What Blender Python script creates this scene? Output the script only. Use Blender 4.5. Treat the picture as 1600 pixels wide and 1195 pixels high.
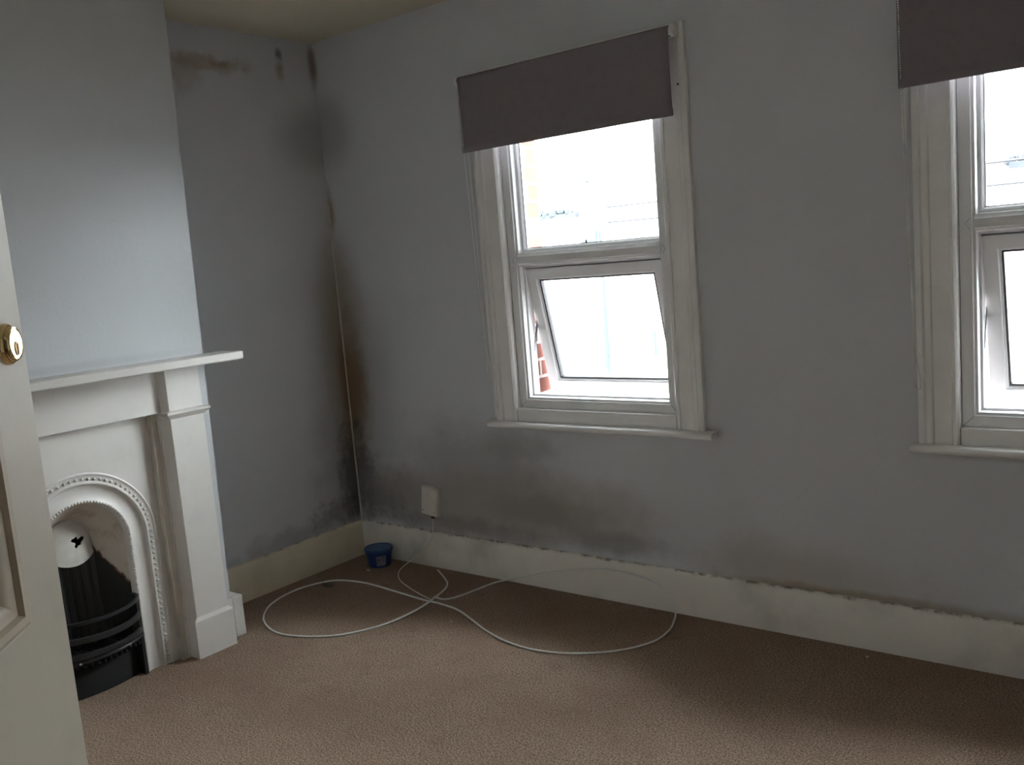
import bpy, bmesh, math, random
from mathutils import Vector, Matrix, noise as mnoise
R = math.radians
random.seed(7)
for o in list(bpy.data.objects): bpy.data.objects.remove(o)
SC = bpy.context.scene
COL = SC.collection

# ------------------------------------------------------------------ camera
yaw, pit, rol, FPX = 0.6729, -0.1328, -0.0832, 1447.7
fw = Vector((-math.sin(yaw)*math.cos(pit), math.cos(yaw)*math.cos(pit), math.sin(pit)))
rt = fw.cross(Vector((0, 0, 1))).normalized(); up = rt.cross(fw)
rt, up = rt*math.cos(rol)+up*math.sin(rol), -rt*math.sin(rol)+up*math.cos(rol)
cd = bpy.data.cameras.new('camera'); cam = bpy.data.objects.new('camera', cd); COL.objects.link(cam)
M = Matrix((( rt.x, up.x, -fw.x, 3.4902), (rt.y, up.y, -fw.y, -3.0707), (rt.z, up.z, -fw.z, 1.4176), (0, 0, 0, 1)))
cam.matrix_world = M
cd.sensor_fit = 'HORIZONTAL'; cd.sensor_width = 36; cd.lens = FPX/1600*36; cd.clip_start = .02; cd.clip_end = 300
SC.camera = cam

# ------------------------------------------------------------------ world (bright overcast sky)
w = bpy.data.worlds.new('overcast'); SC.world = w; w.use_nodes = True
bg = w.node_tree.nodes['Background']
bg.inputs[0].default_value = (0.93, 0.97, 1.0, 1); bg.inputs[1].default_value = 9.0
_nt = w.node_tree                                       # sky brightened off to the right, added to lift the alcove wall
_tc = _nt.nodes.new('ShaderNodeTexCoord'); _d = _nt.nodes.new('ShaderNodeVectorMath'); _d.operation = 'DOT_PRODUCT'
_d.inputs[1].default_value = (.86, .46, .22); _nt.links.new(_tc.outputs['Generated'], _d.inputs[0])
_mr = _nt.nodes.new('ShaderNodeMapRange'); _mr.interpolation_type = 'SMOOTHSTEP'
_mr.inputs[1].default_value = .35; _mr.inputs[2].default_value = 1.0; _mr.inputs[3].default_value = 8.6; _mr.inputs[4].default_value = 13.0
_nt.links.new(_d.outputs['Value'], _mr.inputs[0]); _nt.links.new(_mr.outputs[0], bg.inputs[1])
# ------------------------------------------------------------------ view
SC.view_settings.view_transform = 'Standard'; SC.view_settings.look = 'None'
SC.view_settings.gamma = 1; SC.view_settings.use_curve_mapping = False
SC.view_settings.exposure = 1.65

# ------------------------------------------------------------------ material helpers
def new_mat(name):
    m = bpy.data.materials.new(name); m.use_nodes = True
    return m, m.node_tree, m.node_tree.nodes['Principled BSDF']
def N(nt, t, **kw):
    n = nt.nodes.new(t)
    for k, v in kw.items(): setattr(n, k, v)
    return n
def math_n(nt, op, a, b=None, clamp=False):
    n = N(nt, 'ShaderNodeMath', operation=op, use_clamp=clamp)
    for i, v in enumerate((a, b)):
        if v is None: continue
        if isinstance(v, (int, float)): n.inputs[i].default_value = v
        else: nt.links.new(v, n.inputs[i])
    return n.outputs[0]
def smooth(nt, v, lo, hi):
    n = N(nt, 'ShaderNodeMapRange', interpolation_type='SMOOTHSTEP')
    nt.links.new(v, n.inputs[0]); n.inputs[1].default_value = lo; n.inputs[2].default_value = hi
    return n.outputs[0]
def noise_tex(nt, pos, scale, detail=4, rough=.55):
    n = N(nt, 'ShaderNodeTexNoise'); n.inputs['Scale'].default_value = scale
    n.inputs['Detail'].default_value = detail; n.inputs['Roughness'].default_value = rough
    nt.links.new(pos, n.inputs['Vector']); return n.outputs['Fac']
def mixc(nt, fac, a, b):
    n = N(nt, 'ShaderNodeMix', data_type='RGBA')
    if isinstance(fac, (int, float)): n.inputs[0].default_value = fac
    else: nt.links.new(fac, n.inputs[0])
    for i, v in ((6, a), (7, b)):
        if isinstance(v, tuple): n.inputs[i].default_value = (*v, 1)
        else: nt.links.new(v, n.inputs[i])
    return n.outputs[2]
def pos_of(nt): return N(nt, 'ShaderNodeNewGeometry').outputs['Position']
def bump(nt, b, h, strength, dist):
    n = N(nt, 'ShaderNodeBump'); n.inputs['Strength'].default_value = strength; n.inputs['Distance'].default_value = dist
    nt.links.new(h, n.inputs['Height']); nt.links.new(n.outputs[0], b.inputs['Normal'])

def simple(name, col, rough=.5, metal=0, var=.06, scale=14, bmp=0, bscale=120, spec=.5):
    m, nt, b = new_mat(name)
    p = N(nt, 'ShaderNodeTexCoord').outputs['Object']
    f = noise_tex(nt, p, scale)
    c2 = tuple(max(0, c*(1-var*3)) for c in col)
    nt.links.new(mixc(nt, smooth(nt, f, .45, .8), col, c2), b.inputs['Base Color'])
    b.inputs['Roughness'].default_value = rough; b.inputs['Metallic'].default_value = metal
    b.inputs['Specular IOR Level'].default_value = spec
    if bmp: bump(nt, b, noise_tex(nt, p, bscale, 6), bmp, .002)
    return m

def wall_mat(name, base, h_axis, blobs, rough=.75):
    """painted plaster; blobs = damp and mould marks and plain darker patches (h, z, rh, rz, strength, colour, noise scale, noise weight)"""
    m, nt, b = new_mat(name)
    P = pos_of(nt); s = N(nt, 'ShaderNodeSeparateXYZ'); nt.links.new(P, s.inputs[0])
    h = s.outputs['XYZ'.index(h_axis)]; z = s.outputs[2]
    col = mixc(nt, smooth(nt, noise_tex(nt, P, 1.7, 3), .35, .75), base, tuple(c*.955 for c in base))
    nz = {}
    for (bh, bz, rh, rz, st, c, ns, nw) in blobs:
        if ns not in nz: nz[ns] = noise_tex(nt, P, ns, 6, .65)
        dh = math_n(nt, 'DIVIDE', math_n(nt, 'SUBTRACT', h, bh), rh)
        dz = math_n(nt, 'DIVIDE', math_n(nt, 'SUBTRACT', z, bz), rz)
        d = math_n(nt, 'SQRT', math_n(nt, 'ADD', math_n(nt, 'MULTIPLY', dh, dh), math_n(nt, 'MULTIPLY', dz, dz)))
        v = math_n(nt, 'ADD', math_n(nt, 'SUBTRACT', 1.0, d), math_n(nt, 'MULTIPLY', math_n(nt, 'SUBTRACT', nz[ns], .5), nw))
        f = math_n(nt, 'MULTIPLY', smooth(nt, v, 0, .75), st, True)
        col = mixc(nt, f, col, c)
    nt.links.new(col, b.inputs['Base Color']); b.inputs['Roughness'].default_value = rough
    b.inputs['Specular IOR Level'].default_value = .25
    bump(nt, b, noise_tex(nt, P, 55, 6), .25, .003)
    return m

WALL = (0.65, 0.67, 0.705)
BLACK = (0.035, 0.032, 0.028); BROWN = (0.20, 0.125, 0.06); TAN = (0.33, 0.26, 0.18); GREY = (0.27, 0.265, 0.25)
DAMP = (0.37, 0.335, 0.30)
M_LEFT = wall_mat('painted_plaster_alcove', WALL, 'Y', [
    (0, .85, .32, .85, .5, GREY, 2.5, .5), (0, .45, .40, .45, .5, GREY, 5, .9), (0, 1.05, .17, .85, .7, TAN, 4, .6),
    (0, .85, .07, .42, .8, BROWN, 9, .8), (-.02, .42, .13, .33, .65, BLACK, 16, 1.6), (-.12, .25, .25, .10, .45, BLACK, 22, 1.8),
    (-.45, .19, .5, .09, .45, GREY, 12, 1.5), (-.03, 2.05, .34, .22, .45, GREY, 2, .4),
    (-.60, 2.345, .26, .05, .55, (0.34,.26,.14), 12, 2.0), (-.52, 2.35, .07, .025, .5, (.28,.16,.08), 25, 1.8), (-.205, 2.36, .035, .07, .6, (.30,.25,.13), 16, 1.6),
    (-.75, 2.30, .16, .12, .4, TAN, 10, 1.4), (-.01, 2.40, .04, .13, .65, (.20,.12,.07), 14, .8), (-.2, 2.43, .03, .04, .6, BLACK, 30, 1.5)])
M_WIN = wall_mat('painted_plaster_window_wall', WALL, 'X', [
    (0, .85, .45, .8, .5, GREY, 2.5, .5), (0, 1.05, .22, .85, .7, TAN, 4, .6), (.03, .85, .16, .42, .75, BROWN, 7, .8),
    (.02, .42, .17, .33, .65, BLACK, 13, 1.7), (.15, .3, .22, .12, .45, BLACK, 18, 1.9), (.3, .33, .30, .18, .5, (.17,.165,.15), 8, 1.3),
    (.75, .5, .65, .28, .5, GREY, 3.5, 1.2), (.9, .34, 1.2, .24, .75, DAMP, 3, 1.0), (.6, .22, .8, .07, .5, (.2,.19,.17), 9, 1.6), (1.15, .33, .4, .10, .5, GREY, 5, 1.2), (1.5, .24, .35, .07, .6, GREY, 8, 1.2),
    (1.05, .62, .3, .08, .35, GREY, 6, 1.2), (2.25, .22, .6, .16, .45, (.40,.32,.25), 3, 1.1), (2.5, .175, .7, .03, .7, (.36,.28,.17), 12, 1.2), (3.2, .17, .9, .05, .4, DAMP, 3, .8),
    (2.95, .69, .35, .015, .3, (.3,.26,.22), 6, 1.2), (.06, 2.08, .22, .24, .45, GREY, 2, .35), (0, 2.39, .03, .12, .65, (.20,.12,.07), 14, .8),  # first blob: thin darker strip under the second window's sill
    (.01, 1.72, .035, .16, .7, (.3,.2,.09), 8, .9)])
M_BREAST = wall_mat('painted_plaster_breast', (0.53, 0.545, 0.565), 'Y', [(-1.4, 2.3, .7, .3, .25, (.40,.38,.32), 2, .5), (-1.45, 1.17, .5, .025, .35, (.36,.37,.38), 4, .4)])  # plain darker patch near the top, thin darker line above the shelf
M_DARKBRASS = simple('tarnished_brass', (0.42, 0.26, 0.11), .35, metal=1)
M_PLAIN = wall_mat('painted_plaster_plain', (.86, .85, .83), 'X', [])  # unseen walls; lightened to bounce more light into the room
M_CEIL = wall_mat('ceiling_paint', (0.76, 0.72, 0.60), 'X', [(0, 2.5, .25, .3, .35, (.58,.50,.34), 4, .6), (.6, 2.5, .5, .1, .3, (.6,.53,.38), 5, .8)])

M_CREAM = simple('cream_gloss_skirting', (0.74, 0.67, 0.52), .38, var=.05, scale=5, bmp=.1, bscale=40)
M_CREAMW = simple('yellowed_gloss_skirting', (0.80, 0.77, 0.71), .38, var=.10, scale=4, bmp=.1, bscale=40)
M_TRIM = simple('white_gloss_joinery', (0.89, 0.885, 0.875), .30, var=.03, scale=6, bmp=.08, bscale=40)
M_MANTEL = simple('offwhite_mantel_paint', (0.66, 0.635, 0.605), .42, var=.03, scale=7, bmp=.12, bscale=45)
M_MANTELIN = simple('darker_offwhite_paint', (0.55, 0.51, 0.45), .5, var=.08, scale=9, bmp=.12, bscale=45)  # darker, browner version of the mantel paint for the inner slips
M_UPVC = simple('upvc', (0.88, 0.89, 0.90), .22, var=.015, scale=4)
M_RUBBER = simple('dark_gasket', (0.02, .02, .022), .6)
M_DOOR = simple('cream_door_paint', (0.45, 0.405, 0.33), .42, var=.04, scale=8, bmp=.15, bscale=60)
M_DOORM = simple('brown_door_moulding', (0.44, 0.365, 0.275), .5, var=.08, scale=10, bmp=.1, bscale=60)  # browner and darker than the door paint
M_BRASS = simple('polished_brass', (0.90, 0.70, 0.36), .07, metal=1, var=.0, scale=60)
M_KEY = simple('dark_keyway', (0.06, .03, .02), .5)
M_BLIND = simple('mauve_grey_blind_cloth', (0.265, 0.235, 0.255), .9, var=.03, scale=30, bmp=.3, bscale=900, spec=.1)
M_WHITEP = simple('white_plastic', (0.84, 0.83, 0.80), .4, var=.02)
M_CABLE = simple('white_cable_sheath', (0.82, 0.80, 0.77), .45, var=.03, scale=5)
M_SOCKET = simple('aged_white_plastic', (0.80, 0.75, 0.70), .45, var=.04, scale=30)
M_IRON = simple('black_grate_iron', (0.022, 0.023, 0.025), .42, var=.1, scale=30, bmp=.5, bscale=90)
M_SOOT = simple('sooty_black', (0.010, 0.010, 0.010), .9, bmp=.5, bscale=60)
M_BLUE = simple('blue_tub_plastic', (0.012, 0.05, 0.18), .4, var=.05)
M_BLUEL = simple('pale_blue_lid', (0.05, 0.11, 0.27), .4, var=.05)
M_LABEL = simple('greyish_label', (0.22, 0.22, 0.26), .6, var=.2, scale=60)
M_PAPER = simple('crumpled_paper', (0.55, 0.53, 0.50), .8, var=.05)
M_STEEL = simple('dull_steel', (0.22, 0.23, 0.26), .4, metal=.8)
M_LAMP = simple('grey_lamp_post_paint', (0.062, 0.075, 0.085), .7, spec=.1)
M_WIRE = simple('black_wire', (0.03, .03, .035), .7)
M_RENDER = simple('pale_house_render', (0.60, 0.59, 0.58), .9, var=.04, scale=.8)
M_SLATE = simple('slate_roof', (0.30, 0.31, 0.33), .8, var=.1, scale=3)
M_TILE = simple('dark_eaves', (0.04, 0.047, 0.055), .8, var=.1, scale=3)
M_HWIN = simple('house_window_glass', (0.03, 0.10, 0.15), .3, var=.1)
M_YEL = simple('yellow_painted_band', (0.55, 0.36, 0.10), .7)
M_LEAF = simple('green_leaves', (0.05, 0.14, 0.02), .7, var=.2, scale=8)
M_ROAD = simple('street_asphalt', (0.16, 0.16, 0.16), .9, var=.05, scale=1)

def grime_top(m, z0=.168):
    # brown grime and cracks caught along the top edge of the skirting
    nt = m.node_tree; b = nt.nodes['Principled BSDF']; l = b.inputs['Base Color'].links[0].from_socket
    P = pos_of(nt); s = N(nt, 'ShaderNodeSeparateXYZ'); nt.links.new(P, s.inputs[0])
    v = math_n(nt, 'ADD', s.outputs[2], math_n(nt, 'MULTIPLY', math_n(nt, 'SUBTRACT', noise_tex(nt, P, 18, 6, .7), .5), .05))
    nt.links.new(mixc(nt, math_n(nt, 'MULTIPLY', smooth(nt, v, z0, z0+.010), .8), l, (.16, .12, .08)), b.inputs['Base Color'])
grime_top(M_CREAMW); grime_top(M_CREAM, .172)

def carpet_mat():
    m, nt, b = new_mat('brown_speckled_carpet'); P = pos_of(nt)
    f1 = noise_tex(nt, P, 170, 4, .8); f2 = noise_tex(nt, P, 75, 4, .75); f3 = noise_tex(nt, P, 2.0, 4, .6); f4 = noise_tex(nt, P, 12, 4, .7)
    c = mixc(nt, smooth(nt, f1, .38, .62), (0.13, 0.087, 0.062), (0.57, 0.435, 0.335))
    c = mixc(nt, math_n(nt, 'MULTIPLY', smooth(nt, f2, .45, .65), .6), c, (0.37, 0.245, 0.175))
    c = mixc(nt, math_n(nt, 'MULTIPLY', smooth(nt, f3, .42, .68), .35), c, (0.26, 0.165, 0.115))
    c = mixc(nt, math_n(nt, 'MULTIPLY', smooth(nt, f4, .52, .70), .35), c, (0.22, 0.155, 0.115))
    nt.links.new(c, b.inputs['Base Color']); b.inputs['Roughness'].default_value = 1
    b.inputs['Specular IOR Level'].default_value = .05
    bump(nt, b, math_n(nt, 'ADD', f1, f2), .8, .006)
    return m
M_CARPET = carpet_mat()

def glass_mat():
    m = bpy.data.materials.new('window_glass'); m.use_nodes = True; nt = m.node_tree; nt.nodes.clear()
    o = N(nt, 'ShaderNodeOutputMaterial'); mx = N(nt, 'ShaderNodeMixShader'); t = N(nt, 'ShaderNodeBsdfTransparent')
    g = N(nt, 'ShaderNodeBsdfGlossy'); g.inputs['Roughness'].default_value = .01; t.inputs[0].default_value = (.95, .97, .97, 1)
    f = N(nt, 'ShaderNodeFresnel'); f.inputs[0].default_value = 1.3
    nt.links.new(f.outputs[0], mx.inputs[0]); nt.links.new(t.outputs[0], mx.inputs[1]); nt.links.new(g.outputs[0], mx.inputs[2])
    nt.links.new(mx.outputs[0], o.inputs[0]); return m
M_GLASS = glass_mat()

def brick_mat():
    m, nt, b = new_mat('red_brick'); P = pos_of(nt); s = N(nt, 'ShaderNodeSeparateXYZ'); nt.links.new(P, s.inputs[0])
    cb = N(nt, 'ShaderNodeCombineXYZ')
    nt.links.new(math_n(nt, 'ADD', s.outputs[0], s.outputs[1]), cb.inputs[0]); nt.links.new(s.outputs[2], cb.inputs[1])
    t = N(nt, 'ShaderNodeTexBrick'); nt.links.new(cb.outputs[0], t.inputs['Vector'])
    t.inputs['Color1'].default_value = (.15, .05, .035, 1); t.inputs['Color2'].default_value = (.19, .07, .05, 1); t.inputs['Mortar'].default_value = (.45, .42, .39, 1)
    t.inputs['Scale'].default_value = 1; t.inputs['Brick Width'].default_value = .225; t.inputs['Row Height'].default_value = .075
    t.inputs['Mortar Size'].default_value = .007; t.inputs['Mortar Smooth'].default_value = .2
    nt.links.new(t.outputs['Color'], b.inputs['Base Color']); b.inputs['Roughness'].default_value = .9
    bump(nt, b, t.outputs['Fac'], -.4, .006); return m
M_BRICK = brick_mat()

def soot_mix_mat():
    """off-white paint above, flaking black paint and soot below, along a ragged line on the cheek of the grate"""
    m, nt, b = new_mat('half_blackened_cheek'); P = pos_of(nt); s = N(nt, 'ShaderNodeSeparateXYZ'); nt.links.new(P, s.inputs[0])
    line = math_n(nt, 'ADD', math_n(nt, 'MULTIPLY', math_n(nt, 'SUBTRACT', .30, s.outputs[0]), 1.45), .305)
    v = math_n(nt, 'ADD', math_n(nt, 'SUBTRACT', line, s.outputs[2]), math_n(nt, 'MULTIPLY', math_n(nt, 'SUBTRACT', noise_tex(nt, P, 45, 5), .5), .05))
    white = mixc(nt, smooth(nt, noise_tex(nt, P, 12, 4), .5, .75), (.56, .52, .46), (.40, .32, .25))
    rust = mixc(nt, smooth(nt, v, -.018, -.002), white, (.16, .05, .03))
    nt.links.new(mixc(nt, smooth(nt, v, -.004, .004), rust, (.010, .010, .010)), b.inputs['Base Color'])
    b.inputs['Roughness'].default_value = .6; return m
M_CHEEK = soot_mix_mat()

# ------------------------------------------------------------------ mesh helpers
def box(bm, x0, x1, y0, y1, z0, z1, mi=0):
    v = [bm.verts.new(c) for c in ((x0,y0,z0),(x1,y0,z0),(x1,y1,z0),(x0,y1,z0),(x0,y0,z1),(x1,y0,z1),(x1,y1,z1),(x0,y1,z1))]
    for f in ((0,3,2,1),(4,5,6,7),(0,1,5,4),(1,2,6,5),(2,3,7,6),(3,0,4,7)):
        bm.faces.new([v[i] for i in f]).material_index = mi
def loops(bm, ls, close_ring=True, close_prof=False, caps=False, mi=0):
    vs = [[bm.verts.new(p) for p in l] for l in ls]
    n = len(vs[0]); m = len(vs)
    for i in range(m if close_prof else m-1):
        for j in range(n if close_ring else n-1):
            a, b2, c, d = vs[i][j], vs[i][(j+1) % n], vs[(i+1) % m][(j+1) % n], vs[(i+1) % m][j]
            bm.faces.new((a, b2, c, d)).material_index = mi
    if caps:
        bm.faces.new(list(reversed(vs[0]))); bm.faces.new(vs[-1])
    return vs
def ring(bm, x0, x1, z0, z1, prof, base_open=False):
    """mitred picture-frame; prof = closed list of (inset, y)"""
    if base_open:
        ls = [[(x0+d, y, z0), (x0+d, y, z1-d), (x1-d, y, z1-d), (x1-d, y, z0)] for d, y in prof]
        vs = loops(bm, ls, close_ring=False, close_prof=True)
        bm.faces.new([v[0] for v in vs]); bm.faces.new([v[3] for v in reversed(vs)])
    else:
        loops(bm, [[(x0+d, y, z0+d), (x0+d, y, z1-d), (x1-d, y, z1-d), (x1-d, y, z0+d)] for d, y in prof], True, True)
def extrude_prof(bm, prof, a, b2):
    """prof: list of Vectors in 3D offset from a; extruded to b2"""
    loops(bm, [[Vector(a)+Vector(p) for p in prof], [Vector(b2)+Vector(p) for p in prof]], True, False, True)
def tube(bm, pts, r, seg=8, closed=False):
    pts = [Vector(p) for p in pts]; n = len(pts); ls = []; nrm = None
    for i, p in enumerate(pts):
        if closed: t = pts[(i+1) % n]-pts[i-1]
        else: t = pts[min(i+1, n-1)]-pts[max(i-1, 0)]
        t.normalize()
        if nrm is None: nrm = t.orthogonal().normalized()
        else: nrm = (nrm-t*nrm.dot(t)).normalized()
        bn = t.cross(nrm); rr = r[i] if isinstance(r, (list, tuple)) else r
        ls.append([p+(nrm*math.cos(2*math.pi*k/seg)+bn*math.sin(2*math.pi*k/seg))*rr for k in range(seg)])
    loops(bm, ls, True, closed, not closed)
def lathe(bm, c, axis, prof, seg=32):
    ax = Vector(axis).normalized(); u = ax.orthogonal().normalized(); v = ax.cross(u); c = Vector(c)
    ls = [[c+ax*h+(u*math.cos(2*math.pi*k/seg)+v*math.sin(2*math.pi*k/seg))*max(r, 1e-4) for k in range(seg)] for r, h in prof]
    loops(bm, ls, True, False, True)
def ball(bm, c, r, sub=1):
    bmesh.ops.create_icosphere(bm, subdivisions=sub, radius=r, matrix=Matrix.Translation(Vector(c)))
def spline(pts, n=8):
    pts = [Vector(p) for p in pts]; out = []
    for i in range(len(pts)-1):
        p0, p1, p2, p3 = pts[max(i-1, 0)], pts[i], pts[i+1], pts[min(i+2, len(pts)-1)]
        for k in range(n):
            t = k/n
            out.append(.5*((2*p1)+(p2-p0)*t+(2*p0-5*p1+4*p2-p3)*t*t+(3*p1-p0-3*p2+p3)*t**3))
    return out+[pts[-1]]
def obj(name, bm, mats, parent=None, bevel=0, smooth_ang=None, kind=None, label=None, seg=2):
    bmesh.ops.recalc_face_normals(bm, faces=bm.faces)
    me = bpy.data.meshes.new(name); bm.to_mesh(me); bm.free()
    if not isinstance(mats, (list, tuple)): mats = [mats]
    for m in mats: me.materials.append(m)
    o = bpy.data.objects.new(name, me); COL.objects.link(o)
    if parent is not None:
        off = Vector(parent.location)
        if parent.parent is not None: off = Vector((0, 0, 0))
        o.parent = parent; o.matrix_parent_inverse = Matrix.Translation(-off)
    if bevel:
        md = o.modifiers.new('bevel', 'BEVEL'); md.width = bevel; md.segments = seg; md.limit_method = 'ANGLE'; md.angle_limit = R(35)
    if smooth_ang:
        for p in me.polygons: p.use_smooth = True
        me.set_sharp_from_angle(angle=R(smooth_ang))
    if kind: o['kind'] = kind
    if label: o['label'] = label
    return o
def B(): return bmesh.new()
def empty(name, loc=(0, 0, 0), kind=None, label=None, cat=None, group=None):
    o = bpy.data.objects.new(name, None); COL.objects.link(o); o.location = loc; o.empty_display_size = .1
    return tag(o, label, cat, group, kind)
def tag(o, label=None, cat=None, group=None, kind=None):
    if label: o['label'] = label
    if cat: o['category'] = cat
    if group: o['group'] = group
    if kind: o['kind'] = kind
    return o

# ------------------------------------------------------------------ room shell
RX, RY, RZ = 4.75, -3.25, 2.5
XL = ((1.06, 1.83), (2.80, 3.57)); ZB, ZT = .745, 2.07       # window openings in the wall
bm = B(); box(bm, -.3, RX+.3, -4.7, .11, -.12, 0); obj('floor', bm, M_CARPET, kind='structure', label='brown speckled fitted carpet', )
bm = B(); box(bm, -.3, RX+.3, -4.7, .22, RZ, RZ+.12); obj('ceiling', bm, M_CEIL, kind='structure', label='discoloured off-white ceiling')
def holed_wall(bm, y0, y1, x0, x1, z0, z1, holes, zb, zt):
    xs = [x0]+[c for h in holes for c in h]+[x1]
    for i in range(0, len(xs), 2): box(bm, xs[i], xs[i+1], y0, y1, z0, z1)
    for a, b2 in holes: box(bm, a, b2, y0, y1, z0, zb); box(bm, a, b2, y0, y1, zt, z1)
bm = B(); holed_wall(bm, 0, .105, -.3, RX+.3, 0, RZ, XL, ZB, ZT); obj('wall_window', bm, M_WIN, kind='structure', label='grey painted window wall with damp and mould by the corner')
bm = B(); holed_wall(bm, .105, .215, -3, RX+3, -3.2, 3.2, [(a+.04, b2+.03) for a, b2 in XL], ZB+.03, ZT)  # unseen right reveals widened to let more daylight onto the alcove
obj('wall_exterior', bm, M_BRICK, kind='structure', label='red brick outer face of the window wall')
bm = B(); box(bm, -.3, 0, -4.7, 0, 0, RZ); obj('wall_left', bm, M_LEFT, kind='structure', label='alcove wall with black mould in its corner')
bm = B(); box(bm, RX, RX+.3, -4.7, 0, 0, RZ); obj('wall_right', bm, M_PLAIN, kind='structure')
DX0, DX1 = 3.10, 3.88
bm = B()
box(bm, 0, DX0, RY-.12, RY, 0, RZ); box(bm, DX1, RX, RY-.12, RY, 0, RZ); box(bm, DX0, DX1, RY-.12, RY, 2.04, RZ)
obj('wall_front', bm, M_PLAIN, kind='structure')
bm = B(); box(bm, 0, RX, -4.7, -4.58, 0, RZ); obj('wall_landing', bm, M_PLAIN, kind='structure')  # unseen, added to close the landing against sky light

# chimney breast: its outer corner leans a little, and the front holds the fireplace recess
YC = -1.55; BX = .316
def by(z): return -1.016+.0172*z
bm = B()
HB = .2975; HT = .958                        # recess half width and height for the cast iron insert
def prism(yf, zs):
    lo, hi = zs
    a = [(0, yf[0](lo), lo), (BX, yf[0](lo), lo), (BX, yf[1](lo), lo), (0, yf[1](lo), lo)]
    b2 = [(0, yf[0](hi), hi), (BX, yf[0](hi), hi), (BX, yf[1](hi), hi), (0, yf[1](hi), hi)]
    loops(bm, [a, b2], True, False, True)
prism((lambda z: -2.10, by), (HT, RZ))
prism((lambda z: YC+HB, by), (0, HT)); prism((lambda z: -2.10, lambda z: YC-HB), (0, HT))
box(bm, 0, .03, YC-HB, YC+HB, 0, HT)
obj('wall_chimney_breast', bm, M_BREAST, kind='structure', label='pale grey painted chimney breast')

# skirting boards
def skirt(name, a, b2, n, mat, h=.173, t=.02, label=None):
    bm = B(); n = Vector(n)
    prof = [Vector((0, 0, 0)), n*t, n*t+Vector((0, 0, h-.012)), n*(t*.7)+Vector((0, 0, h-.003)), n*(t*.35)+Vector((0, 0, h)), Vector((0, 0, h))]
    extrude_prof(bm, prof, a, b2)
    o = obj(name, bm, mat, kind='structure', smooth_ang=40, label=label); return o
skirt('baseboard_window', (0, 0, 0), (RX, 0, 0), (0, -1, 0), M_CREAMW, label='off-white skirting board under the windows')
skirt('baseboard_left', (0, -.02, 0), (0, -1.0, 0), (1, 0, 0), M_CREAM, label='yellowed cream skirting board in the alcove')
skirt('baseboard_left_far', (0, -2.11, 0), (0, RY, 0), (1, 0, 0), M_CREAM)
skirt('baseboard_right', (RX, -.02, 0), (RX, RY, 0), (-1, 0, 0), M_CREAM)
skirt('baseboard_front', (0.02, RY, 0), (DX0-.08, RY, 0), (0, 1, 0), M_CREAM)
bm = B(); box(bm, .0, BX+.016, -1.0145, -.968, 0, .166); box(bm, BX-.002, BX+.016, -1.062, -1.0145, 0, .166)
obj('baseboard_chimney', bm, M_MANTEL, bevel=.003, kind='structure', label='short white skirting piece round the chimney breast corner')

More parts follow.
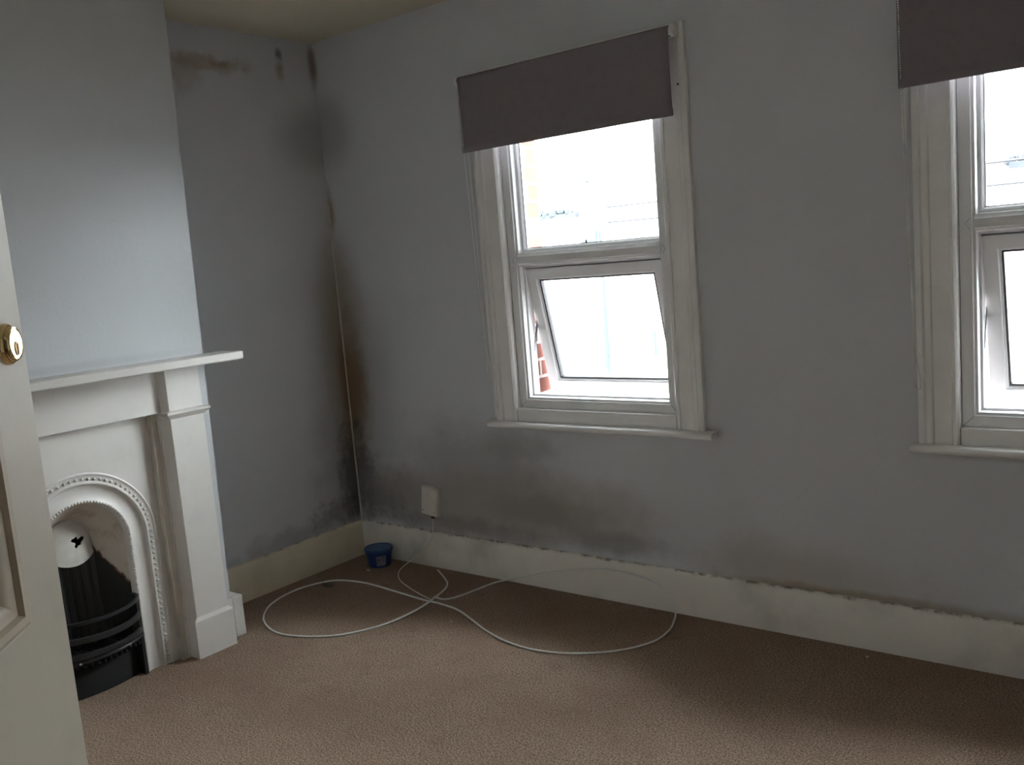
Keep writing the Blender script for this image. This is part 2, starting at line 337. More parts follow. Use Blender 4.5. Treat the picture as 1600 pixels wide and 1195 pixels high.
# ------------------------------------------------------------------ windows
def frame_prof(w, y0, y1, step=.008):
    return [(0, y0), (w-step*1.6, y0), (w-step, y0+step*.5), (w-step*.9, y0+step*1.5), (w, y0+step*2), (w, y1), (0, y1)]
def make_window(name, ox, label):
    """ox = shift along the wall from the first window"""
    W = empty(name, (ox+1.447, 0, ZB), 'structure', label)
    X0, X1 = ox+.950, ox+1.944
    # architrave
    bm = B()
    prof = [(0, 0), (0, -.020), (.010, -.026), (.018, -.026), (.024, -.018), (.034, -.022), (.042, -.020), (.046, -.013), (.098, -.013), (.100, -.018), (.110, -.020), (.117, -.014), (.120, -.004), (.120, .03), (.112, .03), (.112, 0)]
    ring(bm, X0, X1, .728, 2.185, prof, True)
    obj('architrave', bm, M_TRIM, W, smooth_ang=50)
    for hx, hz in ((X1-.028, 1.975), (X1-.030, 2.150)):
        bm = B(); lathe(bm, (hx, -.021, hz), (0, -1, 0), [(.0035, 0), (.0035, .003), (.002, .0035)], 10); obj('screw_hole', bm, M_RUBBER, W)
    # timber stop under the plastic frame
    bm = B(); box(bm, X0+.12, X1-.12, -.012, .05, .726, .783); obj('bottom_board', bm, M_TRIM, W, bevel=.003)
    # sill board
    bm = B(); a = (ox+.930, 0, 0); b2 = (ox+1.986, 0, 0)
    pr = [(0, 0, .703), (0, -.045, .703), (0, -.053, .706), (0, -.057, .7155), (0, -.053, .725), (0, -.045, .7285), (0, 0, .7285)]
    extrude_prof(bm, pr, a, b2); obj('window_sill', bm, M_TRIM, W, smooth_ang=50)
    # plastic frame: outer ring, transom
    fx0, fx1, fz0, fz1 = X0+.122, X1-.118, .784, 2.066
    bm = B(); ring(bm, fx0, fx1, fz0, fz1, [(0, .012), (.030, .012), (.034, .014), (.036, .020), (.044, .022), (.047, .030), (.047, .044), (.054, .046), (.054, .085), (0, .085)])
    obj('window_frame', bm, M_UPVC, W, smooth_ang=40)
    ix0, ix1 = fx0+.0475, fx1-.0475
    bm = B()
    pr = [(0, .085, 1.372), (0, .046, 1.372), (0, .044, 1.380), (0, .028, 1.381), (0, .020, 1.385), (0, .018, 1.392), (0, .012, 1.394), (0, .012, 1.420), (0, .018, 1.426), (0, .022, 1.434), (0, .044, 1.436), (0, .046, 1.444), (0, .085, 1.444)]
    extrude_prof(bm, pr, (ix0-.006, 0, 0), (ix1+.006, 0, 0)); obj('transom', bm, M_UPVC, W, smooth_ang=40)
    # small notched (Y) joints where the transom meets the frame, drawn as dark gasket lines
    bm = B()
    for sx, xx in ((1, fx0), (-1, fx1)):
        tube(bm, [(xx+sx*.030, .0118, 1.424), (xx+sx*.017, .0118, 1.407), (xx+sx*.030, .0118, 1.390)], .0007, 5)
    for (xx, zz, sx, sz) in ((fx0, fz0, 1, 1), (fx1, fz0, -1, 1)):
        tube(bm, [(xx+sx*.002, .0118, zz+sz*.002), (xx+sx*.033, .0118, zz+sz*.033)], .0007, 5)
    obj('weld_joint', bm, M_STEEL, W)
    # fixed upper pane
    bm = B(); ring(bm, ix0, ix1, 1.437, fz1-.0475, [(0, .046), (.010, .046), (.016, .056), (.016, .075), (0, .075)]); obj('glazing_bead', bm, M_UPVC, W, smooth_ang=30)
    bm = B(); ring(bm, ix0+.014, ix1-.014, 1.451, fz1-.0615, [(0, .058), (.0045, .058), (.0045, .061), (0, .061)]); obj('gasket', bm, M_RUBBER, W)
    bm = B(); box(bm, ix0+.012, ix1-.012, .062, .066, 1.449, fz1-.059); obj('window_pane', bm, M_GLASS, W)
    # top hung sash, hinged at its head and swung outwards
    sx0, sx1, sh = ix0+.004, ix1-.004, .545
    S = empty('opening_sash', (0, 0, 0)); del_me = S
    piv = Vector((0, .048, 1.366)); T = Matrix.Translation(piv) @ Matrix.Rotation(R(12.8), 4, 'X')
    def sash_obj(nm, bm_, mat, **k):
        bmesh.ops.transform(bm_, matrix=T, verts=bm_.verts); return obj(nm, bm_, mat, SASH, **k)
    bpy.data.objects.remove(S)
    bm = B(); ring(bm, sx0, sx1, -sh, 0, [(0, 0), (.040, 0), (.044, .003), (.045, .010), (.050, .012), (.054, .020), (.054, .050), (0, .050)])
    bmesh.ops.transform(bm, matrix=T, verts=bm.verts)
    SASH = obj('opening_sash', bm, M_UPVC, W, smooth_ang=40)
    bm = B(); ring(bm, sx0+.054, sx1-.054, -sh+.054, -.054, [(0, .014), (.0035, .016), (.0035, .040), (0, .040)]); sash_obj('gasket', bm, M_RUBBER)
    bm = B(); box(bm, sx0+.05, sx1-.05, .026, .030, -sh+.05, -.05); sash_obj('window_pane', bm, M_GLASS)
    bm = B()                                                    # friction stays
    for xx in (ix0+.001, ix1-.001):
        sg = 1 if xx < ox+1.4 else -1
        box(bm, min(xx, xx+sg*.003), max(xx, xx+sg*.003), .060, .078, .93, 1.36)
        p0 = Vector((xx+sg*.0045, .069, 1.02)); p1 = T @ Vector((xx+sg*.0045, .02, -.20))
        d = (p1-p0).normalized(); q = Vector((0, d.z, -d.y))*.007
        loops(bm, [[p0-q, p0+q, p1+q, p1-q], [Vector((v.x+sg*.002, v.y, v.z)) for v in (p0-q, p0+q, p1+q, p1-q)]], True, False, True)
    obj('friction_stay', bm, M_STEEL, W)
    # outside stone sill
    bm = B(); extrude_prof(bm, [(0, .086, .70), (0, .26, .70), (0, .26, .745), (0, .086, .776)], (ox+1.10, 0, 0), (ox+1.80, 0, 0)); obj('outer_sill', bm, M_RENDER, W)
    return W
make_window('window_1', 0, 'white plastic window with open lower sash, nearer the fireplace')
make_window('window_2', 1.740, 'white plastic window with open lower sash, cut by the right edge')

# ------------------------------------------------------------------ roller blinds
def roller_blind(ox, zb, label):
    x0, x1 = ox+.936, ox+1.912; zt = 2.172; r = .018; yc = -.048
    t = empty('roller_blind', (ox+1.43, -.048, zt-r), None, label, 'blind', 'matching roller blinds over the two windows')
    bm = B()                                                    # cloth wraps the roll and hangs from its front
    path = [(yc+r*math.cos(a), zt-r+r*math.sin(a)) for a in [R(d) for d in range(-60, 181, 15)]]
    path += [(yc-r-.0005, zt-r-.06), (yc-r-.001, (zt+zb)/2), (yc-r, zb+.028), (yc-r-.003, zb+.024), (yc-r-.003, zb+.002), (yc-r, zb), (yc-r+.004, zb+.002), (yc-r+.004, zb+.026)]
    th = .0012
    nx = 24; ls = []
    for i in range(nx+1):
        x = x0+(x1-x0)*i/nx
        ls.append([(x, y+.0012*math.sin(i*.9+z*7)*(1 if z < zt-.05 else 0), z) for y, z in path])
    loops(bm, ls, False)
    o = obj('blind_cloth', bm, M_BLIND, t, smooth_ang=60)
    md = o.modifiers.new('thick', 'SOLIDIFY'); md.thickness = th; md.offset = 0
    bm = B(); lathe(bm, (x0+.002, yc, zt-r), (1, 0, 0), [(r-.003, 0), (r-.003, x1-x0+.008)], 24); obj('roller_tube', bm, M_WHITEP, t, smooth_ang=40)
    bm = B(); box(bm, x0+.01, x1-.01, yc-r-.0015, yc-r+.0025, zb+.004, zb+.022); obj('bottom_bar', bm, M_WHITEP, t)
    for s, xx in ((-1, x0-.006), (1, x1+.008)):
        bm = B(); lathe(bm, (xx+ (.0 if s > 0 else .002), yc, zt-r), (s, 0, 0), [(.021, -.004), (.022, 0), (.022, .008), (.018, .011), (.006, .012)], 32)
        box(bm, min(xx+s*.008, xx+s*.011), max(xx+s*.008, xx+s*.011), yc-.006, -.0255, zt-r-.020, zt-r+.020)
        box(bm, min(xx-s*.01, xx+s*.014), max(xx-s*.01, xx+s*.014), -.029, -.0262, zt-r-.024, zt-r+.024)
        obj('end_bracket', bm, M_WHITEP, t, smooth_ang=40)
    # bead chain loop
    bm = B(); cx = x0+.004; zl = .905; pts = []
    a0 = [Vector((cx+.001, yc-.021, zt-r)), Vector((cx+.004, yc-.018, 1.8)), Vector((cx+.011, yc-.012, 1.4)), Vector((cx+.024, yc-.006, 1.05)), Vector((cx+.034, yc-.002, zl+.03))]
    a1 = [Vector((cx+.0, yc+.016, zt-r)), Vector((cx+.004, yc+.010, 1.8)), Vector((cx+.012, yc+.004, 1.4)), Vector((cx+.015, yc+.002, 1.05)), Vector((cx+.016, yc-.002, zl+.03))]
    p = spline(a0+[Vector((cx+.028, yc, zl))]+a1[::-1], 26)
    tube(bm, p, .0007, 5)
    acc = 0; last = p[0]
    for q in p:
        while (q-last).length > .0075:
            last = last+(q-last).normalized()*.0075; ball(bm, last, .0029, 1)
    obj('bead_chain', bm, M_WHITEP, t, smooth_ang=60)
    return t
roller_blind(0, 1.865, 'mauve-grey roller blind half lowered over the window nearer the fireplace')
roller_blind(1.732, 1.825, 'mauve-grey roller blind over the window cut by the right edge')

# ------------------------------------------------------------------ fireplace
FP = empty('fireplace', (BX, YC, 0), None, 'white painted fireplace surround with arched cast iron insert and black grate', 'fireplace')
G = .003
bm = B(); extrude_prof(bm, [(BX, 0, 1.120), (.452, 0, 1.120), (.455, 0, 1.124), (.455, 0, 1.148), (.452, 0, 1.151), (BX, 0, 1.151)], (0, -2.19, 0), (0, -.911, 0))
obj('mantel_shelf', bm, M_MANTEL, FP, bevel=.0015)
bm = B(); box(bm, BX, .338, YC-.3355, YC+.3355, .956, 1.120); obj('frieze', bm, M_MANTEL, FP, bevel=.002)
for s in (1, -1):
    ya, yb = (YC+.348, YC+.489) if s > 0 else (YC-.489, YC-.348)   # inner..outer
    bm = B(); sp = .027
    sec = [(BX, YC+.348-sp), (.370, YC+.348), (.370, YC+.489), (BX, YC+.489)]
    if s < 0: sec = [(x, 2*YC-y) for x, y in sec]
    loops(bm, [[(x, y, 0) for x, y in sec], [(x, y, 1.120) for x, y in sec]], True, False, True)
    pil = obj('pilaster', bm, M_MANTEL, FP, bevel=.002)
    bm = B()                                                      # wedge shaped capital moulding
    e = .022
    l0 = [(BX, ya-e, .957), (.370+e, ya-e, .957), (.370+e, yb+e, .957), (BX, yb+e, .957)]
    l1 = [(BX, ya-e, .949), (.370+e, ya-e, .949), (.370+e, yb+e, .949), (BX, yb+e, .949)]
    l2 = [(BX, ya-.001, .930), (.371, ya-.001, .930), (.371, yb+.001, .930), (BX, yb+.001, .930)]
    lt = [(BX, ya-.001, .962), (.371, ya-.001, .962), (.371, yb+.001, .962), (BX, yb+.001, .962)]
    loops(bm, [lt, l0, l1, l2], True, False, True); obj('capital_moulding', bm, M_MANTEL, pil)
    bm = B()                                                      # plinth block with chamfered top
    z1 = .147
    lb = [(BX+.0, ya-.018, 0), (.384, ya-.018, 0), (.384, yb-.001+.012, 0), (BX+.0, yb+.011, 0)]
    lm = [(x, y, z1) for x, y, z in lb]
    lt = [(BX, ya-.002, z1+.012), (.372, ya-.002, z1+.012), (.372, yb+.001, z1+.012), (BX, yb+.001, z1+.012)]
    loops(bm, [lb, lm, lt], True, False, True); obj('plinth_block', bm, M_MANTEL, pil, bevel=.0015)
    # timber slip between pilaster and iron insert, with a thin bead on its edge
    y0, y1 = (YC+.296, YC+.3255) if s > 0 else (YC-.3255, YC-.296)
    bm = B(); box(bm, BX-.02, .325, min(y0, y1), max(y0, y1), 0, .956)
    obj('inner_slip', bm, M_MANTELIN, FP)
    yb2 = YC+s*.3235
    bm = B(); tube(bm, [(.326, yb2, 0.0), (.326, yb2, .955)], .0032, 8); obj('slip_bead', bm, M_MANTEL, FP, smooth_ang=60)

# arch helpers: an upright arch path around (YC, ZA)
ZA = .525
def arch_pts(r, x, n=40, zbot=0.0, zc=ZA):
    pts = [(x, YC+r, zbot+(zc-zbot)*k/8) for k in range(8)]
    pts += [(x, YC+r*math.cos(math.pi*k/n), zc+r*math.sin(math.pi*k/n)) for k in range(n+1)]
    pts += [(x, YC-r, zc-(zc-zbot)*(k+1)/8) for k in range(8)]
    return pts
# flat plate outside the arch: fan from rectangle boundary to arch
bm = B(); inner = arch_pts(.272, .298); outer = []
HW, HT2 = .2965, .957
for (x, y, z) in inner:
    dy, dz = y-YC, z-ZA
    if dz <= 0: outer.append((x, YC+math.copysign(HW, dy), z))
    else:
        k = min(HW/abs(dy) if abs(dy) > 1e-6 else 99, (HT2-ZA)/dz)
        outer.append((x, YC+dy*k, ZA+dz*k))
loops(bm, [inner, outer], False)
# corner fill
for s in (1, -1):
    idx = [i for i, q in enumerate(outer) if abs(q[1]-(YC+s*HW)) < 1e-6 and q[2] > ZA]
    jdx = [i for i, q in enumerate(outer) if abs(q[2]-HT2) < 1e-6]
    i = idx[-1] if s > 0 else idx[0]; j = jdx[0] if s > 0 else jdx[-1]
    bm.faces.new([bm.verts.new(outer[i]), bm.verts.new((.298, YC+s*HW, HT2)), bm.verts.new(outer[j])])
bmesh.ops.remove_doubles(bm, verts=bm.verts, dist=1e-5)
plate = obj('insert_plate', bm, M_MANTEL, FP); md = plate.modifiers.new('thick', 'SOLIDIFY'); md.thickness = .006; md.offset = -1
# moulded arch band (profile from outside in)
prof = [(.274, .296), (.273, .302), (.268, .304), (.264, .301), (.260, .299), (.256, .299), (.246, .297), (.242, .300), (.238, .305), (.234, .305), (.231, .298), (.225, .292), (.20, .289), (.182, .290), (.177, .295), (.172, .297), (.168, .295), (.164, .288), (.160, .270)]
bm = B(); loops(bm, [arch_pts(r, x, 48) for r, x in prof], False); obj('arch_band', bm, M_MANTEL, FP, smooth_ang=50)
def beads(rad, x, step, r, zmin, name, sub=1):
    bm = B(); L = math.pi*rad; n = int(L/step)
    for k in range(n+1): a = math.pi*k/n; ball(bm, (x, YC+rad*math.cos(a), ZA+rad*math.sin(a)), r, sub)
    k = 1
    while ZA-k*step > zmin:
        ball(bm, (x, YC+rad, ZA-k*step), r, sub); ball(bm, (x, YC-rad, ZA-k*step), r, sub); k += 1
    return obj(name, bm, M_MANTEL, FP, smooth_ang=70)
beads(.251, .3000, .0215, .0068, .01, 'bead_row')
beads(.170, .2965, .0115, .0056, .30, 'rope_moulding')
# splayed inside of the opening, running back to the smoke hood
n = 40; ls = []
for t in [0, .08, .2, .35, .5, .65, .8, .92, 1]:
    r = .161+(.082-.161)*(t**.9); x = .272+(.165-.272)*t; zc = ZA+(.535-ZA)*t
    ls.append(arch_pts(r, x, n, 0, zc))
bm = B(); loops(bm, ls, False); obj('splayed_cheek', bm, M_CHEEK, FP, smooth_ang=60)
# smoke hood: bulging plate with a torn hole
M_HOOD = simple('hood_paint', (.62, .60, .56), .45, var=.06, scale=14, bmp=.2, bscale=30)
bm = B(); ny, nz = 72, 60; grid = []
hole_c = (YC+.022, .537)
for j in range(nz+1):
    row = []
    for i in range(ny+1):
        u = -1+2*i/ny; v = j/nz
        zt_ = .535+.082*math.sqrt(max(0, 1-u*u)); zb_ = .452+.030*u*u
        z = zb_+(zt_-zb_)*v; y = YC+.082*u
        x = .168+.042*(1-v)**1.3*math.sqrt(max(0, 1-u*u*.75))+.020*math.sin(math.pi*v)*(1-u*u)
        row.append(bm.verts.new((x, y, z)))
    grid.append(row)
for j in range(nz):
    for i in range(ny):
        c = sum((v.co for v in (grid[j][i], grid[j][i+1], grid[j+1][i+1], grid[j+1][i])), Vector())/4
        dy, dz = c.y-hole_c[0], c.z-hole_c[1]
        a = math.atan2(dz, dy)
        if math.hypot(dy, dz*1.3) < .0205*(1+.3*math.sin(3*a+1)+.25*math.sin(5*a)): continue
        bm.faces.new((grid[j][i], grid[j][i+1], grid[j+1][i+1], grid[j+1][i]))
o = obj('smoke_hood', bm, M_HOOD, FP, smooth_ang=70); md = o.modifiers.new('thick', 'SOLIDIFY'); md.thickness = .003; md.offset = -1
bm = B(); pts = [(.170, YC+.083*math.cos(math.pi*k/24), .535+.083*math.sin(math.pi*k/24)) for k in range(25)]
tube(bm, pts, .003, 6); obj('hood_rim', bm, M_MANTEL, FP, smooth_ang=60)
bm = B(); box(bm, .035, .04, YC-.2, YC+.2, 0, .78); obj('flue_back', bm, M_SOOT, FP)
# ribbed fireback and coal basket floor
bm = B(); ls = []
for k in range(81):
    y = YC-.150+.30*k/80; u = (y-YC)/.150
    x = .150+.09*u*u+ .005*(1 if (k//4) % 2 else 0)
    ls.append([(x, y, .13), (x-.01, y, .30), (x-.012, y, .47)])
loops(bm, ls, False); o = obj('fireback', bm, M_IRON, FP); md = o.modifiers.new('thick', 'SOLIDIFY'); md.thickness = .006; md.offset = 0
def bowp(z, depth, k, x0=.300, hw=.162):
    a = -1+2*k/30; return (x0+depth*(1-a*a)**.85, YC+hw*a, z)
GR = None
bm = B(); tube(bm, [bowp(.152, .058, k) for k in range(31)], [.0075]*31, 10)
GR = obj('grate_bar', bm, M_IRON, FP, smooth_ang=60)
for z, dpt, r in ((.176, .072, .008), (.235, .086, .0085), (.295, .082, .0065)):
    bm = B(); ls = []
    for k in range(31):
        c = Vector(bowp(z, dpt, k)); hgt = r*(1.0 if z > .29 else 1.25)*(1+.5*max(0, abs(k-15)/15-.6))
        ls.append([c+Vector((dx, 0, dz)) for dx, dz in ((-.004, -hgt), (.004, -hgt), (.006, -hgt*.3), (.005, hgt*.8), (.001, hgt), (-.004, hgt))])
    loops(bm, ls, True, False, True); obj('grate_bar', bm, M_IRON, FP, smooth_ang=50)
bm = B()
for k in range(2, 29, 2):
    a = bowp(.135, .05, k); box(bm, .16, a[0], a[1]-.004, a[1]+.004, .125, .135)
obj('bottom_grating', bm, M_IRON, FP)
for ya in (YC-.162, YC+.150):
    bm = B(); box(bm, .16, .31, ya, ya+.012, .0, .31); obj('grate_side', bm, M_IRON, FP)
bm = B(); ls = []
for k in range(31):
    a = -1+2*k/30; x = .268+.03*(1-a*a); ls.append([(x, YC+.155*a, 0), (x, YC+.155*a, .10), (x-.004, YC+.155*a, .104), (x-.008, YC+.155*a, .10), (x-.008, YC+.155*a, 0)])
loops(bm, ls, True, False, True); obj('ash_cover', bm, M_SOOT, FP, smooth_ang=50)
for a in (.52, -.60):
    bm = B(); ball(bm, (.300+.058*(1-a*a)**.85+.006, YC+.162*a, .150), .005, 2); obj('knob', bm, M_PAPER, FP, smooth_ang=60, label='pale worn knob')

# ------------------------------------------------------------------ door (opened inwards, seen at the left edge)
ANG = R(44); tv = Vector((-math.sin(ANG), math.cos(ANG), 0)); nv = Vector((tv.y, -tv.x, 0))
edge = Vector((2.5766, -2.6641, 0)); WD = .76; hinge = edge-tv*WD
D = empty('door_1', hinge, 'structure', 'open cream panelled door at the left edge of the photo')
TM = Matrix(((tv.x, nv.x, 0, hinge.x), (tv.y, nv.y, 0, hinge.y), (0, 0, 1, 0), (0, 0, 0, 1)))   # local: x along door, y towards room, z up
def dobj(nm, bm_, mat, parent=D, **k):
    bmesh.ops.transform(bm_, matrix=TM, verts=bm_.verts); return obj(nm, bm_, mat, parent, **k)
ST = .080
panels = [(ST, .355, 1.145-.018, 1.93), (.405, WD-ST, 1.145-.018, 1.93), (ST, .355, .22, .93), (.405, WD-ST, .22, .93)]
bm = B()                                                        # stiles and rails
dxs = [0, ST, .355, .405, WD-ST, WD]; dzs = [.008, .22, .93, 1.127, 1.93, 2.02]; vv = {}
def dv(i, k, y):
    if (i, k, y) not in vv: vv[i, k, y] = bm.verts.new((dxs[i], y, dzs[k]))
    return vv[i, k, y]
open_c = {(1, 1), (3, 1), (1, 3), (3, 3)}
for i in range(5):
    for k in range(5):
        if (i, k) in open_c: continue
        for y in (0, -.036): bm.faces.new((dv(i, k, y), dv(i+1, k, y), dv(i+1, k+1, y), dv(i, k+1, y)))
        for (di, dk, e0, e1) in ((-1, 0, (i, k), (i, k+1)), (1, 0, (i+1, k), (i+1, k+1)), (0, -1, (i, k), (i+1, k)), (0, 1, (i, k+1), (i+1, k+1))):
            ni, nk = i+di, k+dk
            if (ni, nk) in open_c or not (0 <= ni < 5 and 0 <= nk < 5):
                bm.faces.new((dv(*e0, 0), dv(*e1, 0), dv(*e1, -.036), dv(*e0, -.036)))
dobj('stiles_and_rails', bm, M_DOOR, bevel=.002)
for (x0, x1, z0, z1) in panels:
    bm = B(); box(bm, x0-.005, x1+.005, -.024, -.012, z0-.005, z1+.005); pn = dobj('door_panel', bm, M_DOOR)
    bm = B()
    pr = [(-.001, .0), (.004, .003), (.010, .002), (.013, -.003), (.020, -.004), (.026, -.008), (.030, -.0122), (-.001, -.0122)]
    loops(bm, [[(x0+d, y, z0+d), (x0+d, y, z1-d), (x1-d, y, z1-d), (x1-d, y, z0+d)] for d, y in pr], True, True)
    dobj('panel_moulding', bm, M_DOORM, pn, smooth_ang=35)
bm = B(); lathe(bm, (WD-.0395, 0, 1.378), (0, 1, 0), [(.0190, 0), (.0190, .002), (.0180, .004), (.0165, .0050)], 48)
lock = dobj('lock_cylinder', bm, M_BRASS, D, smooth_ang=35, label='brass cylinder lock')
bm = B(); lathe(bm, (WD-.0395, 0, 1.378), (0, 1, 0), [(.0165, .004), (.0160, .0075), (.0152, .0086), (.0142, .0088), (.0138, .0082), (.0132, .0082), (.0128, .0088), (.0118, .0088), (.001, .0088)], 48)
dobj('cylinder_face', bm, M_BRASS, lock, smooth_ang=35)
bm = B(); ls = []
for k in range(24):
    a = 2*math.pi*k/24; ls.append((WD-.0395+.0042*math.cos(a), .0087, 1.3735+.0065*math.sin(a)))
loops(bm, [ls, [(x, .0095, z) for x, y, z in ls]], True, False, True); dobj('key_plug', bm, M_DARKBRASS, lock)
bm = B(); box(bm, WD-.0405, WD-.0385, .0090, .0098, 1.368, 1.378); dobj('keyhole', bm, M_KEY, lock)
# doorway lining
bm = B(); box(bm, DX0-.07, DX0, RY-.0, RY+.018, 0, 2.10); box(bm, DX1, DX1+.07, RY, RY+.018, 0, 2.10); box(bm, DX0, DX1, RY, RY+.018, 2.04, 2.10)
obj('trim_1', bm, M_TRIM, kind='structure', label='doorway architrave behind the camera')

# ------------------------------------------------------------------ phone socket, cables
T = empty('phone_socket', (.508, 0, .322), None, 'white plastic phone socket box mounted on wall above skirting', 'socket')
bm = B(); loops(bm, [[(x, 0, z) for x, z in ((-.052, -.070), (.052, -.070), (.052, .070), (-.052, .070))],
                     [(x, -.022, z) for x, z in ((-.052, -.070), (.052, -.070), (.052, .070), (-.052, .070))],
                     [(x, -.030, z) for x, z in ((-.044, -.062), (.044, -.064), (.044, .064), (-.044, .064))]], True, False, True)
rotm = Matrix.Translation((.508, 0, .322)) @ Matrix.Rotation(R(7), 4, 'Y')
bmesh.ops.transform(bm, matrix=rotm, verts=bm.verts); obj('socket_box', bm, M_SOCKET, T, bevel=.002)
for x in (-.034, .034):
    bm = B(); lathe(bm, (x, -.0295, -.046), (0, -1, 0), [(.003, 0), (.003, .0012)], 12)
    bmesh.ops.transform(bm, matrix=rotm, verts=bm.verts); obj('screw', bm, M_STEEL, T)
bm = B(); box(bm, .512-.006, .512+.006, -.020, -.008, .238, .254); obj('plug', bm, M_KEY, T, label='black plug')

bm = B(); r = .0022
pts = [(.512, -.014, .240), (.514, -.018, .215), (.513, -.030, .165), (.494, -.040, .120), (.45, -.045, .075), (.40, -.055, .040), (.367, -.085, .012), (.372, -.120, .004), (.41, -.175, .004), (.48, -.235, .004), (.595, -.290, .004), (.716, -.335, .005), (.80, -.362, .007)]
tube(bm, spline(pts, 8), r, 8)
tag(obj('phone_lead', bm, M_CABLE, smooth_ang=70), 'thin white lead curving from the wall box down to the carpet', 'cable')
fl = [(.552, -.056), (.661, -.128), (.723, -.18), (.781, -.265), (.807, -.36), (.833, -.496), (.798, -.647), (.727, -.788), (.627, -.867), (.484, -.911), (.361, -.887), (.25, -.822), (.157, -.707), (.12, -.553), (.152, -.429), (.211, -.364), (.353, -.335), (.578, -.353), (.75, -.371), (.863, -.373), (.996, -.401), (1.218, -.506), (1.382, -.555), (1.529, -.554), (1.662, -.503), (1.769, -.418), (1.835, -.304), (1.84, -.193)]
pts = [(x, y, .0045) for x, y in fl]
for i in (3, 4, 5): pts[i] = (*fl[i], .016)
pts += [(1.815, -.105, .0045), (1.800, -.062, .025), (1.777, -.050, .066), (1.728, -.048, .112), (1.644, -.045, .134), (1.527, -.045, .143), (1.371, -.045, .128), (1.205, -.045, .094), (1.064, -.047, .051), (.955, -.06, .018), (.908, -.090, .0055), (.874, -.262, .0045), (.852, -.34, .012), (.815, -.365, .026)]
bm = B(); tube(bm, spline(pts, 8), .0040, 10)
tag(obj('loose_cable', bm, M_CABLE, smooth_ang=70), 'thick white cable lying in two big loops on the carpet below the window', 'cable')
bm = B(); tube(bm, spline([(.006, -.0245, .172), (.007, -.008, .20), (.006, -.007, .6), (.008, -.008, 1.0), (.006, -.006, 1.4), (.005, -.005, 1.75)], 6), .0042, 8)
tag(obj('corner_cable', bm, simple('grimy_cable', (.60, .56, .50), .6, var=.1, scale=6), smooth_ang=70), 'thin painted cable running up the mouldy room corner', 'cable')

# ------------------------------------------------------------------ tub and litter
c = (.222, -.112)
T = empty('plastic_tub', (c[0], c[1], 0), None, 'small blue plastic tub standing on the carpet in the corner', 'tub')
bm = B(); lathe(bm, (c[0], c[1], 0), (0, 0, 1), [(.050, 0), (.053, .002), (.063, .070), (.066, .072), (.066, .080), (.060, .080)], 40); obj('tub_body', bm, M_BLUE, T, smooth_ang=35)
bm = B(); lathe(bm, (c[0], c[1], .078), (0, 0, 1), [(.068, 0), (.0695, .002), (.0695, .010), (.067, .013), (.062, .012), (.060, .010), (.002, .010)], 40); obj('tub_lid', bm, M_BLUEL, T, smooth_ang=35)
bm = B(); ls = []
for k in range(13):
    a = R(-58+45*k/12); ls.append([(c[0]+(.0545+.0095*(z-.008)/.055+.0008)*math.cos(a), c[1]+(.0545+.0095*(z-.008)/.055+.0008)*math.sin(a), z) for z in (.010, .062)])
loops(bm, ls, False); obj('tub_label', bm, M_LABEL, T, label='dull grey printed label')
def scrap(name, x, y, rr, zs, label, cat, mat, group=None):
    bm = B(); bmesh.ops.create_icosphere(bm, subdivisions=2, radius=1)
    for v in bm.verts:
        k = 1+.35*mnoise.noise(v.co*2.1+Vector((x*9, y*9, 0)))
        v.co = Vector((x+v.co.x*rr*k, y+v.co.y*rr*.7*k, max(0, zs*(1+v.co.z*k))))
    return tag(obj(name, bm, mat, smooth_ang=25), label, cat, group)
scrap('paper_scrap', .240, -.205, .012, .006, 'small white paper scrap on carpet in front of blue tub', 'scrap', M_PAPER)
bm = B(); ls = []                                              # curled grey peeling on the carpet inside the left loop
for k in range(15):
    a = R(200+150*k/14); ls.append([(.215+.035*math.cos(a), -.430+.022*math.sin(a), .003), (.215+.035*math.cos(a)*1.05, -.430+.022*math.sin(a), .016+.004*math.sin(k))])
loops(bm, ls, False); o = tag(obj('curled_scrap', bm, simple('grey_scrap', (.20, .19, .17), .7)), 'curled grey scrap on carpet beside the top of the left cable loop', 'scrap')
md = o.modifiers.new('thick', 'SOLIDIFY'); md.thickness = .0015
scrap('crumb', 1.026, -.495, .006, .003, 'white crumb on carpet just below where the cable crosses itself', 'crumb', M_PAPER)
scrap('crumb', 2.525, -.08, .006, .003, 'white crumb near the skirting between the two windows', 'crumb', M_PAPER)

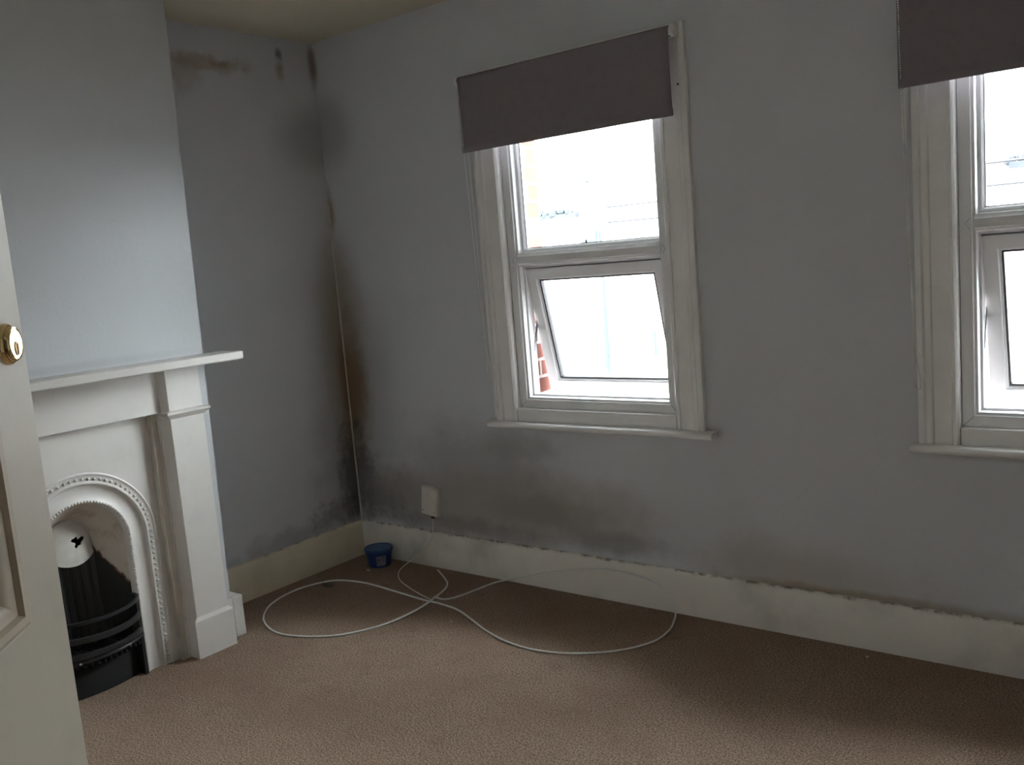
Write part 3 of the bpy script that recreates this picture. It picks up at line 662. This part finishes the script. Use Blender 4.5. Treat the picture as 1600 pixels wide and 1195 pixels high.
# ------------------------------------------------------------------ outside: street and terrace opposite
GZ = -3.1
bm = B(); box(bm, -60, 60, .22, 60, GZ-.2, GZ); obj('ground', bm, M_ROAD, kind='structure', label='street outside')
HY = 10.6
for i, (hx0, hx1) in enumerate(((-22, -14.2), (-14.2, -9.6), (-9.6, -5.0), (-5.0, -.4), (-.4, 4.2), (4.2, 9))):
    t = empty('terraced_house', ((hx0+hx1)/2, HY, GZ), None,
              ('pale terraced house far left across the street', 'pale terraced house across the street, second from left', 'pale terraced house with dark ragged eaves behind the lamp post',
               'pale terraced house behind the overhead wires', 'pale terraced house seen through the right window', 'pale terraced house at far right across the street')[i], 'house', 'terraced houses across the street')
    bm = B(); box(bm, hx0+.02, hx1-.02, HY, HY+7, GZ, 2.15); obj('house_wall', bm, M_RENDER, t)
    bm = B(); extrude_prof(bm, [(0, HY-.25, 2.15), (0, HY+3.5, 3.7), (0, HY+7.2, 2.15)], (hx0+.02, 0, 0), (hx1-.02, 0, 0)); obj('roof', bm, M_RENDER, t)
    bm = B()
    if i in (2, 4):
        xx = hx0+.15 if i == 2 else 1.15
        xe = -5.45 if i == 2 else hx1-.15
        k = 0
        while xx < xe:
            ball(bm, (xx, HY-.30, 2.13+.03*math.sin(k*1.7)), .085+.03*random.random(), 1); xx += .16; k += 1
        box(bm, (hx0+.02 if i == 2 else 1.15), xe, HY-.36, HY-.24, 2.02, 2.10); obj('eaves_edge', bm, M_TILE, t)
    else:
        box(bm, hx0+.02, hx1-.02, HY-.30, HY-.24, 2.08, 2.13); obj('gutter', bm, M_RENDER, t)
    for (wx, wz, ww, wh) in ((hx0+1.15, .75, .9, 1.3), (hx0+3.1, .75, .9, 1.3), (hx0+1.3, -2.0, 1.3, 1.4)):
        bm = B(); box(bm, wx-ww/2, wx+ww/2, HY-.05, HY-.005, wz-wh/2, wz+wh/2); f = obj('house_window', bm, M_RENDER, t)
        bm = B(); box(bm, wx-ww/2+.06, wx+ww/2-.06, HY-.06, HY-.04, wz-wh/2+.06, wz+wh/2-.06); obj('house_pane', bm, M_RENDER if i != 3 or wz > 0 else M_RENDER, f)
    if i == 3:
        bm = B(); box(bm, -4.48, -4.22, HY-.09, HY-.04, -.40, .02); obj('blue_vent_window', bm, M_HWIN, t, label='small dark blue window')
bm = B(); box(bm, -6.0, -4.7, 9.4, 9.6, -1.07, -.98); box(bm, -5.95, -5.85, 9.4, 9.6, GZ, -1.07); box(bm, -4.85, -4.75, 9.4, 9.6, GZ, -1.07)
tag(obj('garden_rail', bm, M_YEL), 'yellow rail below the open sash across the street', 'rail')
for (x, y, z, rr, lb) in ((-5.95, 9.1, -1.0, .16, 'green bush across the street left of the yellow rail'), (1.45, 9.4, -1.05, .28, 'green bush across the street seen through the right window')):
    T = empty('bush', (x, y, GZ), None, lb, 'bush')
    bm = B()
    for k in range(180):
        a = random.uniform(0, 6.28); h = random.random(); q = rr*(.5+.5*math.sin(h*3.1))*random.uniform(.4, 1)
        cx_, cy_, cz_ = x+q*math.cos(a), y+q*math.sin(a), z-1.1*rr*2*(1-h)
        n_ = Vector((random.uniform(-1, 1), random.uniform(-1, 1), random.uniform(-.2, 1))).normalized(); u_ = n_.orthogonal().normalized()*.045; v_ = n_.cross(u_)*.6
        bm.faces.new([bm.verts.new(Vector((cx_, cy_, cz_))+d_) for d_ in (u_, v_, -u_, -v_)])
    obj('foliage', bm, M_LEAF, T)
    bm = B(); tube(bm, [(x, y, GZ), (x+.02, y, z-1.2), (x, y, z-.3)], [.03, .025, .012], 8); obj('stem', bm, simple('bark', (.12, .08, .05), .9), T)
# lamp post with bent top
T = empty('street_lamp', (-4.60, 9.6, GZ), None, 'grey bent-top street lamp across the street seen through the nearer window', 'lamp')
bm = B(); tube(bm, [(-4.62, 9.6, GZ), (-4.60, 9.6, -1.5), (-4.58, 9.6, .5)], [.055, .05, .04], 12); obj('lamp_base', bm, M_LAMP, T, smooth_ang=60)
bm = B(); tube(bm, spline([(-4.58, 9.6, .5), (-4.56, 9.6, 1.7), (-4.57, 9.6, 2.2), (-4.63, 9.6, 2.42), (-4.76, 9.6, 2.55)], 5), .030, 10); obj('lamp_pole', bm, M_LAMP, T, smooth_ang=60)
bm = B(); box(bm, -4.86, -4.70, 9.55, 9.65, 2.52, 2.60); obj('lamp_head', bm, M_LAMP, T, bevel=.01)
bm = B(); box(bm, -4.80, -4.60, 9.50, 9.58, 1.35, 1.75); box(bm, -4.88, -4.75, 9.50, 9.58, 1.50, 1.62); obj('bracket_box', bm, M_LAMP, T, bevel=.01)
for z0, z1, lb in ((2.10, 2.12, 'upper thin overhead wire right of the street lamp'), (1.86, 1.85, 'lower thin overhead wire right of the street lamp')):
    bm = B(); tube(bm, [(-4.49+i*1.0, 9.74, z0+(z1-z0)*i/5-.03*math.sin(math.pi*i/10)) for i in range(11)], .016, 5)
    tag(obj('overhead_wire', bm, M_WIRE), lb, 'wire')
